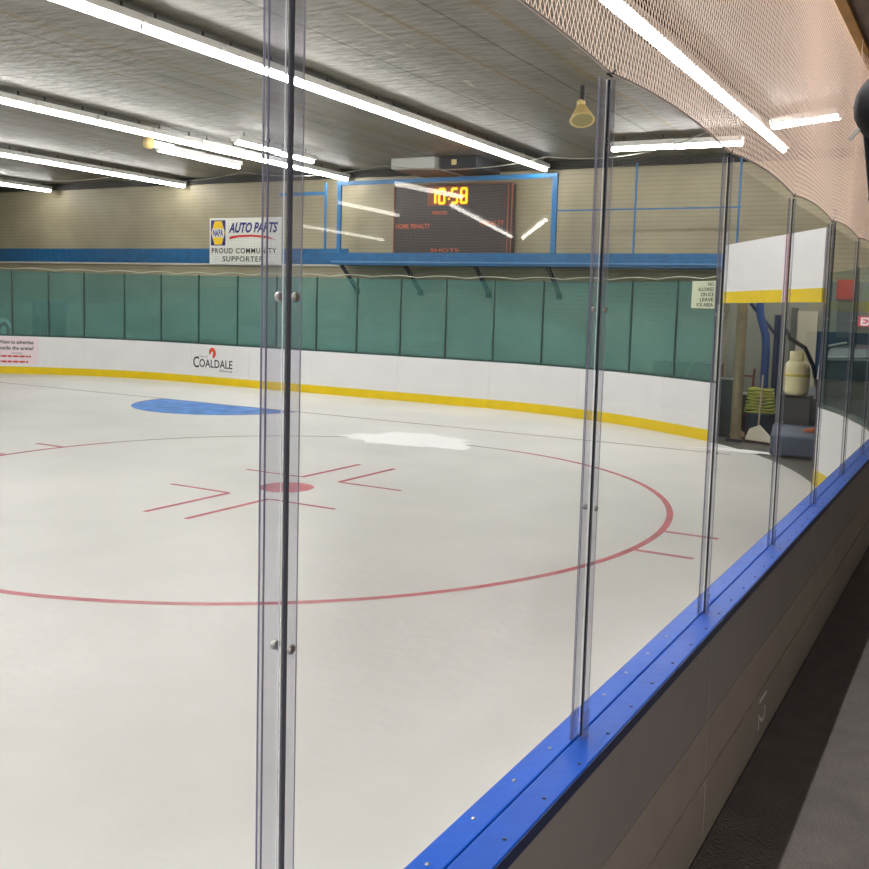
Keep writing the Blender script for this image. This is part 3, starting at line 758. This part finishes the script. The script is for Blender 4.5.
# ------------------------------------------------------------------ sponsor sign on the end wall
t = thing('sponsor_sign', 'white auto parts sponsor sign with blue and yellow emblem', 'sign', (-18.74, 20.7, 3.26)); O = (-18.74, 20.7, 3.26)
X0, X1, Z0, Z1 = -20.0, -17.40, 3.25, 4.55; Y = YW-.10
MB(O).box((X0, Y, Z0), (X1, YW-.046, Z1)).build('sign_board', SIGNWHITE, t)
def sg(nm, pts, m, d, par=None): mb = MB(O); mb.add([(x, Y-d, z) for x, z in pts], [tuple(range(len(pts)))]); return mb.build(nm, m, par or t)
ex0, ex1, ez0, ez1 = X0+.05, X0+.60, Z0+.53, Z1-.06
EMB = sg('emblem_square', [(ex0, ez0), (ex1, ez0), (ex1, ez1), (ex0, ez1)], TEXTNAVY, .003)
cx, cz, hw, hh = (ex0+ex1)/2, (ez0+ez1)/2, .26, .33
sg('emblem_hexagon', [(cx-hw, cz), (cx-hw*.52, cz-hh), (cx+hw*.52, cz-hh), (cx+hw, cz), (cx+hw*.52, cz+hh), (cx-hw*.52, cz+hh)], LOGOYEL, .005, EMB)
sg('emblem_band', [(cx-hw*.86, cz-.13), (cx+hw*.86, cz-.13), (cx+hw*.86, cz+.12), (cx-hw*.86, cz+.12)], SIGNWHITE, .007, EMB)
def st(body, x, z, w, h, m, **k): lettering(t, O, body, lambda u, v: (x+u, Y-.009, z+v), w, h, m, **k)
lettering(EMB, O, 'NAPA', lambda u, v: (cx-.19+u, Y-.009, cz-.10+v), .38, .20, TEXTNAVY, bold=.03)
st('AUTO PARTS', X0+.72, Z0+.88, 1.78, .29, TEXTNAVY, bold=.035, shear=.3)
sw = [(X0+.74, Z0+.70), (X0+1.1, Z0+.76), (X0+1.6, Z0+.77), (X0+2.1, Z0+.73), (X0+2.45, Z0+.68), (X0+2.1, Z0+.79), (X0+1.6, Z0+.83), (X0+1.1, Z0+.82), (X0+.76, Z0+.78)]
sg('red_swoosh', sw, REDBRIGHT, .006)
st('PROUD COMMUNITY', X0+.09, Z0+.31, 2.36, .15, TEXTBLACK, bold=.012, spacing=1.15)
st('SUPPORTER', X0+.50, Z0+.08, 1.50, .15, TEXTBLACK, bold=.012, spacing=1.15)

# ------------------------------------------------------------------ things behind the end glass
t = thing('steel_door', 'grey double door seen faintly through the left end glass', 'door', (-26.9, YW, 0)); O = (-26.9, YW, 0)
MB(O).box((-27.75, YW-.06, -.02), (-26.10, YW, 2.0)).build('door_frame', mat('door_frame_grey', (120, 124, 114), .5), t)
MB(O).box((-27.68, YW-.08, 0), (-27.42, YW-.06, 1.93)).build('narrow_leaf', mat('door_dark', (52, 58, 52), .5), t)
MB(O).box((-27.30, YW-.08, 0), (-26.18, YW-.06, 1.93)).build('wide_leaf', mat('door_mid', (74, 74, 66), .5), t)
t = thing('round_sign', 'white round sign with dark red ring behind the left end glass', 'sign', (-29.0, 20.65, .9)); O = (-29.0, 20.65, .9)
m = MB(O); m.lathe([(.42, 0), (.42, .04)], (-29.05, 20.64, .98), 28, 'y'); m.build('disc', SIGNWHITE, t)
m = MB(O); m.tube([(-29.02+.24*math.cos(a*PI/12), 20.635, .98+.24*math.sin(a*PI/12)) for a in range(24)], .055, 8, closed=True); m.build('ring_mark', mat('dark_red', (128, 20, 36), .5), t)
m = MB(O); m.bar((-29.05, 20.66, .56), (-29.05, 20.66, -.02), .08); m.build('stand', DKGREY, t)
# notice by the gate
t = thing('notice_sign', 'pale warning notice with black lettering left of the raised gate', 'sign', (-4.95, 17.66, 2.3))
_q1 = Vector(P1('R', 51.3)); _q0 = Vector(P1('R', 58.8)); _qd = (_q1-_q0).normalized(); _qn = Vector((-_qd.y, _qd.x)); _qn = _qn if _qn.dot(Vector((AX, AY))-_q1) > 0 else -_qn; _qs = _q1-_qd*.66
O = (*arc_right(53.2, .09), 2.36); t.location = O
def nmap(u, v, off=.0245):
    p = _qs+_qd*u+_qn*off; return (p.x, p.y, 2.37+v)
mb = MB(O); n = 4
mb.add([nmap(.62*i/n, v, off) for i in range(n+1) for v, off in ((0, .022), (.49, .022), (.49, .010), (0, .010))],
       [(0, 1, 2, 3)]+[(4*i+a, 4*i+4+a, 4*i+4+(a+1) % 4, 4*i+(a+1) % 4) for i in range(n) for a in range(4)]+[(4*n+3, 4*n+2, 4*n+1, 4*n)])
mb.build('notice_board', mat('notice_pale', (206, 214, 184), .5), t)
for i, (q, w) in enumerate((('NO', .16), ('ALLOWED', .42), ('ON ICE', .34), ('LEAVE', .36), ('ICE AREA', .44))):
    lettering(t, O, q, lambda u, v, i=i, w=w: nmap(.59-w+u, .40-.092*i+v), w, .066, TEXTBLACK, bold=.02)
# wooden bench behind the corner boards
t = thing('wooden_bench', 'brown wooden bench behind the curved boards left of the gate', 'bench', (-5.6, 18.9, 0)); O = (-5.6, 18.9, 0)
MB(O).box((-6.05, 18.75, 1.0), (-4.7, 19.15, 1.30)).build('seat_box', WOOD, t); MB(O).box((-6.25, 18.75, 1.0), (-6.05, 19.15, 1.32)).build('pale_end', mat('pale_wood', (190, 176, 124), .6), t)
for x in (-6.15, -4.85): MB(O).box((x-.05, 18.8, -.02), (x+.05, 19.1, 1.0)).build('leg', WOOD, t)
m = MB(O); m.bar((-5.35, 18.74, 1.02), (-5.22, 18.74, 1.30), .05, .02); m.build('yellow_tape', mat('tape', (214, 200, 110), .5), t)

# ------------------------------------------------------------------ gate opening: raised gate, column and clutter
GLp, GRp = Vector(arc_right(50.6, .05)), Vector(arc_right(21.7, .05)); gd = (GRp-GLp).normalized(); gn = Vector((-gd.y, gd.x))
if gn.x < 0: gn = -gn
glen = (GRp-GLp).length
def G(u, w, z): p = GLp+gd*u+gn*w; return (p.x, p.y, z)
def gbox(mb, u0, u1, w0, w1, z0, z1):
    mb.add([G(u, w, z) for z in (z0, z1) for u, w in ((u0, w0), (u1, w0), (u1, w1), (u0, w1))], [(0, 3, 2, 1), (4, 5, 6, 7), (0, 1, 5, 4), (1, 2, 6, 5), (2, 3, 7, 6), (3, 0, 4, 7)]); return mb
mid = GLp+gd*glen/2; O = (mid.x, mid.y, 2.47)
t = thing('hanging_gate', 'white gate panel with yellow bottom stripe raised above the opening', 'gate', O)
gbox(MB(O), .14, glen-.12, -.03, .03, 2.66, 3.47).build('panel', WHITE, t)
gbox(MB(O), .14, glen-.12, -.035, .035, 2.47, 2.66).build('yellow_stripe', YELLOW, t)
gbox(MB(O), glen*.685, glen*.685+.05, -.04, -.03, 2.47, 3.47).build('red_stripe', mat('stripe_red', (130, 44, 40), .5), t)
gbox(MB(O), glen*.655, glen*.685, -.04, -.03, 2.47, 3.47).build('white_stripe', mat('stripe_pink', (246, 222, 228), .5), t)
# gate guides
for nm, u, lb in (('a', .03, 'pale steel gate guide at the left edge of the opening'), ('b', glen-.03, 'dark steel gate guide at the right edge of the opening')):
    p = G(u, .02, 0); t = thing('gate_guide', lb, 'gate guide', p)
    m = MB(p); gbox(m, u-.025, u+.025, .035, .05, 0, 3.7); m.build('channel_back', LIGHTGREY if nm == 'a' else DKGREY, t)
    m = MB(p); gbox(m, u-.035 if nm == 'a' else u+.012, u-.02 if nm == 'a' else u+.035, -.05, .035, 0 if nm == 'b' else 1.09, 2.44); m.build('channel_side', mat('guide_white', (205, 210, 196), .4) if nm == 'a' else DKGREY, t)
# steel column
t = thing('steel_column', 'beige painted steel column inside the open gate', 'column', (-3.98, 17.35, 0)); O = (-3.98, 17.35, 0)
m = MB(O); m.tube([(-3.98, 17.35, -.02), (-3.98, 17.35, 3.2)], .095, 16); m.build('shaft', mat('column_beige', (140, 130, 104), .55, noise=.2, nscale=5), t)
MB(O).box((-4.12, 17.22, -.02), (-3.84, 17.48, .03)).build('foot_plate', DKGREY, t)
t = thing('wall_panel', 'dark blue-grey board standing beside the beige column', 'panel', (-4.35, 17.7, 0)); O = (-4.35, 17.7, 0)
MB(O).box((-4.52, 17.85, -.02), (-4.18, 17.90, 1.1)).build('board', mat('slate', (70, 82, 84), .5), t); MB(O).box((-4.52, 17.84, 1.06), (-4.18, 17.91, 1.1)).build('edge', LIGHTGREY, t)
# bay wall behind the gate
struct(MB().box((-4.9, 20.2, -.02), (4.5, YW-.15, 3.0)).build('wall_bay', mat('bay_grey', (128, 128, 116), .6, noise=.1, nscale=1.5)))
t = thing('bay_door', 'pale narrow door in the grey wall behind the gate', 'door', (-3.3, 20.15, 0)); O = (-3.3, 20.15, 0)
MB(O).box((-3.50, 20.13, -.02), (-3.10, 20.2, 2.40)).build('leaf', mat('door_pale', (176, 170, 150), .5), t); m = MB(O); m.box((-3.62, 20.11, -.02), (-3.50, 20.2, 2.46)); m.build('frame', mat('door_jamb', (74, 74, 70), .5), t)
# blue pipe stand
t = thing('blue_pipe_stand', 'dark blue steel pipe stand with bent top behind the gate', 'pipe stand', (-3.78, 18.62, 0)); O = (-3.66, 18.0, 0)
m = MB(O); m.tube([(-3.66, 18.0, -.02), (-3.66, 18.0, 1.6), (-3.68, 18.0, 1.9), (-3.80, 18.02, 2.25), (-3.86, 18.05, 2.65), (-3.86, 18.05, 3.1)], .075, 14); m.build('bent_pipe', mat('pipe_navy', (36, 70, 128), .4), t)
m = MB(O); m.tube([(-3.48, 18.05, -.02), (-3.48, 18.05, 2.3)], .06, 14); m.build('straight_pipe', NAVY, t)
m = MB(O); m.tube([(-3.48, 18.05, 1.9), (-4.0, 18.02, 2.5)], .035, 10); m.build('brace', NAVY, t)
# ice resurfacer parked in the bay
t = thing('ice_resurfacer', 'dark blue ice resurfacing machine parked behind the gate', 'machine', (-2.1, 16.9, 0)); O = (-2.1, 16.9, 0)
def slab(nm, pts, x0, x1, m, bev=.03):
    """side profile in (y, z) swept over x"""
    mb = MB(O); n = len(pts)
    mb.add([(x0, y, z) for y, z in pts]+[(x1, y, z) for y, z in pts], [tuple(range(n))[::-1], tuple(range(n, 2*n))]+[(i, (i+1) % n, n+(i+1) % n, n+i) for i in range(n)])
    return mb.build(nm, m, t, bevel=bev)
RB = mat('resurfacer_body', (58, 76, 100), .35, noise=.1, nscale=3)
slab('conditioner', [(15.75, .02), (15.75, .34), (15.95, .52), (16.6, .52), (16.6, .02)], -3.05, -1.55, RB)
slab('chassis', [(16.3, .25), (16.2, .95), (18.9, .95), (18.9, .25)], -2.95, -1.65, mat('chassis_grey', (84, 88, 98), .45))
slab('snow_tank', [(15.9, .98), (15.75, 1.30), (15.95, 1.62), (16.5, 1.78), (18.9, 1.80), (18.9, .98)], -2.36, -1.15, mat('tank_black', (20, 20, 24), .35), .06)
m = MB(O); m.tube([(-2.36, 15.74, 1.30), (-2.36, 15.93, 1.63), (-2.36, 16.5, 1.80), (-2.36, 18.8, 1.82)], .022, 8); m.tube([(-2.36, 15.93, 1.64), (-1.15, 15.93, 1.68)], .02, 8); m.build('pale_rim', LIGHTGREY, t)
for y in (16.95, 18.4):
    for x in (-3.0, -1.6):
        m = MB(O); m.lathe([(.16, -.12), (.33, -.11), (.34, 0), (.33, .11), (.16, .12)], (x, y, .34), 24, 'x'); m.build('wheel', BLACK, t)
m = MB(O); m.box((-2.99, 16.0, .52), (-2.5, 16.05, .98)); m.box((-3.0, 16.0, .95), (-2.52, 16.42, .985)); m.build('tank_cradle', DKGREY, t)
m = MB(O); m.tube([(-2.95, 16.05, 2.05), (-2.88, 16.0, 1.92), (-2.62, 15.95, 1.77), (-2.48, 15.93, 1.5), (-2.38, 15.9, 1.15), (-2.33, 15.85, .7)], .035, 10); m.build('black_hose', BLACKGLOSS, t)
m = MB(O); m.tube([(-2.55, 15.9, .42), (-2.35, 15.86, .48), (-2.2, 15.86, .40)], .05, 8); m.build('orange_tow', mat('tow_orange', (180, 96, 50), .5), t)
# propane cylinder on the machine
t = thing('propane_cylinder', 'cream propane cylinder with collar standing on the machine', 'gas cylinder', (-2.765, 16.2, .987)); O = (-2.765, 16.2, .987)
m = MB(O); m.lathe([(.15, .0), (.19, .03), (.205, .08), (.205, .44), (.19, .51), (.14, .56), (.06, .58)], O, 28); m.build('body', CREAM, t)
m = MB(O); m.lathe([(.207, .31), (.210, .32), (.210, .34), (.207, .35)], O, 28); m.build('band', mat('band_yellow', (200, 180, 70), .5), t)
m = MB(O)
for a0, a1 in ((20, 150), (200, 330)):
    vs = []; n = 12
    for i in range(n+1):
        a = rad(a0+(a1-a0)*i/n)
        for r, z in ((.12, .55), (.12, .72), (.135, .72), (.135, .55)): vs.append((O[0]+r*math.cos(a), O[1]+r*math.sin(a), O[2]+z))
    fs = [(0, 1, 2, 3)]
    for i in range(n): k = 4*i; fs += [(k, k+4, k+5, k+1), (k+1, k+5, k+6, k+2), (k+2, k+6, k+7, k+3), (k+3, k+7, k+4, k)]
    m.add(vs, fs)
m.build('collar', CREAM, t)
m = MB(O); m.lathe([(.025, .57), (.03, .60), (.03, .66), (.045, .67), (.045, .69)], O, 12); m.build('valve', STEEL, t)
# shovel, broom, coil, hand truck
t = thing('snow_scoop', 'white snow scoop standing on its blade in the opening', 'shovel', (-3.62, 17.4, 0)); O = (-3.62, 17.4, 0)
m = MB(O)
P0 = [(-3.80, 17.42, .0), (-3.28, 17.20, .0), (-3.30, 17.26, .10), (-3.56, 17.44, .30), (-3.74, 17.50, .22)]
m.add(P0+[(x-.02, y-.04, z) for x, y, z in P0], [(0, 1, 2, 3, 4), (9, 8, 7, 6, 5), (0, 5, 6, 1), (1, 6, 7, 2), (2, 7, 8, 3), (3, 8, 9, 4), (4, 9, 5, 0)]); m.build('blade', mat('scoop_white', (206, 200, 182), .6), t)
m = MB(O); m.tube([(-3.60, 17.46, .22), (-3.60, 17.62, 1.2)], .018, 8); m.build('handle', mat('handle_wood', (176, 160, 132), .6), t)
m = MB(O); m.bar((-3.80, 17.36, .015), (-3.28, 17.14, .015), .04, .03); m.build('edge_strip', mat('edge_brown', (70, 48, 36), .6), t)
t = thing('hand_truck', 'rust red hand truck leaning behind the beige column', 'hand truck', (-4.15, 18.7, 0)); O = (-4.15+.2, 18.7-.5, 0)
for x in (-4.05, -3.80): m = MB(O); m.tube([(x, 18.0, .0), (x, 18.25, 1.25)], .022, 8); m.build('upright', RUST, t)
for z in (.35, .75, 1.1): m = MB(O); m.bar((-4.05, 18.0+.2*z, z), (-3.80, 18.0+.2*z, z), .03); m.build('crossbar', LIGHTGREY if z == .75 else RUST, t)
MB(O).box((-4.05, 17.78, 0), (-3.80, 18.0, .02)).build('toe_plate', RUST, t)
m = MB(O); m.lathe([(.05, -.03), (.11, -.025), (.11, .025), (.05, .03)], (-3.72, 18.12, .11), 16, 'x'); m.build('wheel', BLACK, t)
t = thing('storage_box', 'dark box with pale lid standing behind the hand truck', 'box', (-4.12, 18.85, .3)); O = (-3.92, 18.35, .3)
MB(O).box((-4.04, 18.36, -.02), (-3.80, 18.6, .72)).build('case', mat('box_maroon', (50, 34, 36), .6), t); MB(O).box((-4.05, 18.35, .72), (-3.79, 18.61, .76)).build('lid', LIGHTGREY, t)
t = thing('cable_coil', 'yellow-green ribbed hose coil piled beside the blue pipe', 'hose', (-3.7, 18.0, 0)); O = (-3.7, 18.0, 0)
CY = mat('hose_yellowgreen', (168, 172, 76), .5); m = MB(O)
for k in range(8):
    r = .27-.006*k; m.tube([(-3.70+r*math.cos(a*PI/10), 18.0+r*math.sin(a*PI/10), .50+.058*k+.012*math.sin(a*.9+k)) for a in range(20)], .020, 7, closed=True)
m.build('coil', CY, t)
m = MB(O); m.lathe([(.24, -.02), (.24, .42), (.255, .44), (.255, .47)], (-3.70, 18.0, 0), 20); m.build('drum', mat('drum_slate', (60, 84, 104), .5), t)
t = thing('small_bundle', 'small tan bundle lying at the foot of the column', 'bundle', (-3.85, 17.85, 0)); O = (-4.02, 17.66, 0)
t.location = O
m = MB(O); m.lathe([(.05, -.02), (.12, 0.0), (.14, .06), (.12, .12), (.06, .16), (.03, .22)], O, 14); m.build('sack', mat('sack_tan', (190, 164, 130), .8, bump=.5, bscale=12), t)
m = MB(O); m.lathe([(.15, -.02), (.155, 0), (.155, .03), (.14, .035)], O, 14); m.build('base', mat('sack_base', (80, 44, 34), .7), t)
# right of the gate: hose cabinet, exit sign, blue board, black bin
t = thing('fire_hose_cabinet', 'red fire hose cabinet on the bay wall right of the gate', 'cabinet', (-2.45, 20.0, 2.7)); O = (-2.45, 20.0, 2.7)
MB(O).box((-2.76, 20.02, 2.64), (-2.38, 20.2, 3.04)).build('case', mat('cabinet_red', (172, 30, 16), .45), t, bevel=.01); MB(O).box((-2.72, 20.005, 2.68), (-2.42, 20.02, 3.0)).build('door', mat('cabinet_red2', (190, 36, 18), .4), t)
t = thing('wall_duct', 'dark grey duct running down below the red cabinet', 'duct', (-2.5, 20.1, 1.9)); O = (-2.5, 20.1, 1.9)
MB(O).box((-2.72, 20.05, 1.90), (-2.36, 20.2, 2.62)).build('case', mat('duct_slate', (72, 76, 84), .5), t); m = MB(O)
for z in (2.0, 2.15, 2.3, 2.45): m.box((-2.73, 20.04, z), (-2.35, 20.05, z+.02))
m.build('rib', DKGREY, t)
t = thing('exit_sign', 'small glowing red exit sign at the right edge', 'sign', (-2.0, 20.1, 2.15)); O = (-2.0, 20.1, 2.15)
MB(O).box((-2.33, 20.1, 2.13), (-1.80, 20.2, 2.33)).build('case', mat('exit_red', (214, 44, 82), .5, emit=.7, emit_rgb=(226, 36, 84)), t)
lettering(t, O, 'EXIT', lambda u, v: (-2.28+u, 20.096, 2.155+v), .44, .15, mat('exit_white', (255, 235, 238), .5, emit=.9), bold=.03)
struct(MB().box((-3.1, 20.16, 1.05), (1.5, 20.2, 2.0)).build('trim_5', mat('bay_stripe', (16, 44, 70), .5)))
struct(MB().box((-2.2, 20.17, 2.42), (1.5, 20.2, 2.62)).build('trim_6', mat('bay_yellow', (150, 138, 44), .5)))

# black speaker on the walkway side
t = thing('hanging_loudspeaker', 'black loudspeaker under the walkway soffit at the right edge', 'loudspeaker', (-.55, 6.0, 3.0)); O = (-.55, 6.0, 3.0)
m = MB(O); m.lathe([(.04, -.22), (.17, -.20), (.21, -.1), (.21, .1), (.17, .2), (.04, .22)], (-.58, 6.0, 3.44), 22, 'y'); m.build('round_head', BLACKGLOSS, t)
m = MB(O); m.add([(-.75, 5.95, 3.40), (-.40, 5.95, 3.40), (-.40, 5.95, 2.80), (-.66, 5.95, 2.80), (-.75, 6.2, 3.40), (-.40, 6.2, 3.40), (-.40, 6.2, 2.80), (-.66, 6.2, 2.80)], [(0, 3, 2, 1), (4, 5, 6, 7), (0, 1, 5, 4), (1, 2, 6, 5), (2, 3, 7, 6), (3, 0, 4, 7)]); m.build('cabinet', BLACKGLOSS, t, bevel=.02)
MB(O).box((-.68, 5.94, 2.92), (-.62, 5.95, 3.24)).build('grille', mat('grille_grey', (92, 90, 92), .5), t)
MB(O).bar((-.55, 6.1, 3.4), (-.55, 6.1, SOFZ), .04).build('hanger_rod', DKGREY, t)
MB(O).bar((-.80, 5.9, 3.26), (-.70, 5.9, 3.38), .02).build('white_stay', LIGHTGREY, t)

# tube lamps over the spectator lobby, seen as reflections in the side glass
LTUBE = mat('lobby_tube', (255, 255, 255), .4, emit=16.0, emit_rgb=(255, 250, 240))
for (a, b_, lb) in (((11.6, 16.7), (12.1, 21.0), 'far one'), ((5.6, 11.2), (5.4, 12.7), 'short one nearest the glass'), ((6.16, 13.7), (8.1, 19.8), 'long slanting one'), ((8.0, 20.2), (5.6, 16.2), 'one crossing toward the glass'), ((7.9, 13.0), (8.05, 15.0), 'one in the middle')):
    b_ = (b_[0], min(b_[1], 20.5)); c = ((a[0]+b_[0])/2, (a[1]+b_[1])/2, 3.9)
    t = thing('ceiling_tube_lamp', 'white tube lamp under the lobby ceiling, '+lb, 'light', c, 'lobby tube lamps')
    m = MB(c); m.tube([(*a, 3.9), (*b_, 3.9)], .032, 8); m.build('tube', LTUBE, t)
    m = MB(c); m.bar((*a, 3.965), (*b_, 3.965), .12, .06); m.build('housing', HOUSING, t)
    m = MB(c); m.bar((c[0], c[1], 3.99), (c[0], c[1], SOFZ), .03); m.build('hanger', DKGREY, t)

# ------------------------------------------------------------------ lamps (rows continuing behind the viewer, added fill lights)
def area(name, loc, sx, sy, e, col=(1, .99, .985)):
    l = bpy.data.lights.new(name, 'AREA'); l.shape = 'RECTANGLE'; l.size = sx; l.size_y = sy; l.energy = e; l.color = col
    o = bpy.data.objects.new(name, l); COL.objects.link(o); o.location = loc; return o
for x in (-3.8, -9.42, -15.15, -20.95, -26.5): area('row_lamp', (x, -5.5, 5.4), .18, 10., 480)
_o = area('row_lamp', (-2.2, 2.5, 5.4), .05, 9., 130); _o.rotation_euler = (0, rad(-34), 0); _o.data.spread = rad(84)  # added strip lamp outside the rows, aimed to light the walkway floor
area('walkway_lamp', (2.4, -4.5, 3.8), .6, 4., 520)  # unseen fill light added to lift the board faces and walkway
area('bay_lamp', (-2.0, 18.4, 3.9), 1.5, 1.5, 36)  # unseen fill light added to brighten the area behind the gate
w = bpy.data.worlds.new('world'); SC.world = w; w.use_nodes = True
w.node_tree.nodes['Background'].inputs[0].default_value = (.75, .8, .85, 1); w.node_tree.nodes['Background'].inputs[1].default_value = .05

# ------------------------------------------------------------------ camera
f, cx_, cy_ = 952.97, 492.9, 400.56
yaw, pitch, roll, H = .4772, .0951, .0331, 2.222
fw = Vector((-math.sin(yaw)*math.cos(pitch), math.cos(yaw)*math.cos(pitch), -math.sin(pitch)))
r0 = Vector((math.cos(yaw), math.sin(yaw), 0)); d0 = fw.cross(r0)
r2 = math.cos(roll)*r0-math.sin(roll)*d0; d2 = math.sin(roll)*r0+math.cos(roll)*d0
cam = bpy.data.cameras.new('camera'); co = bpy.data.objects.new('camera', cam); COL.objects.link(co)
M = Matrix((r2, -d2, -fw)).transposed().to_4x4(); M.translation = (0, 0, H); co.matrix_world = M
cam.sensor_fit = 'HORIZONTAL'; cam.sensor_width = 36; cam.lens = 36*f/869
cam.shift_x = -(cx_-434.5)/869; cam.shift_y = (cy_-434.5)/869
cam.clip_start = .05; cam.clip_end = 200
SC.camera = co
SC.view_settings.view_transform = 'Standard'; SC.view_settings.look = 'None'; SC.view_settings.exposure = .13; SC.view_settings.gamma = 1.
try:
    SC.cycles.transparent_max_bounces = 32; SC.cycles.max_bounces = 8; SC.cycles.use_denoising = True; SC.cycles.sample_clamp_indirect = 6
except Exception: pass
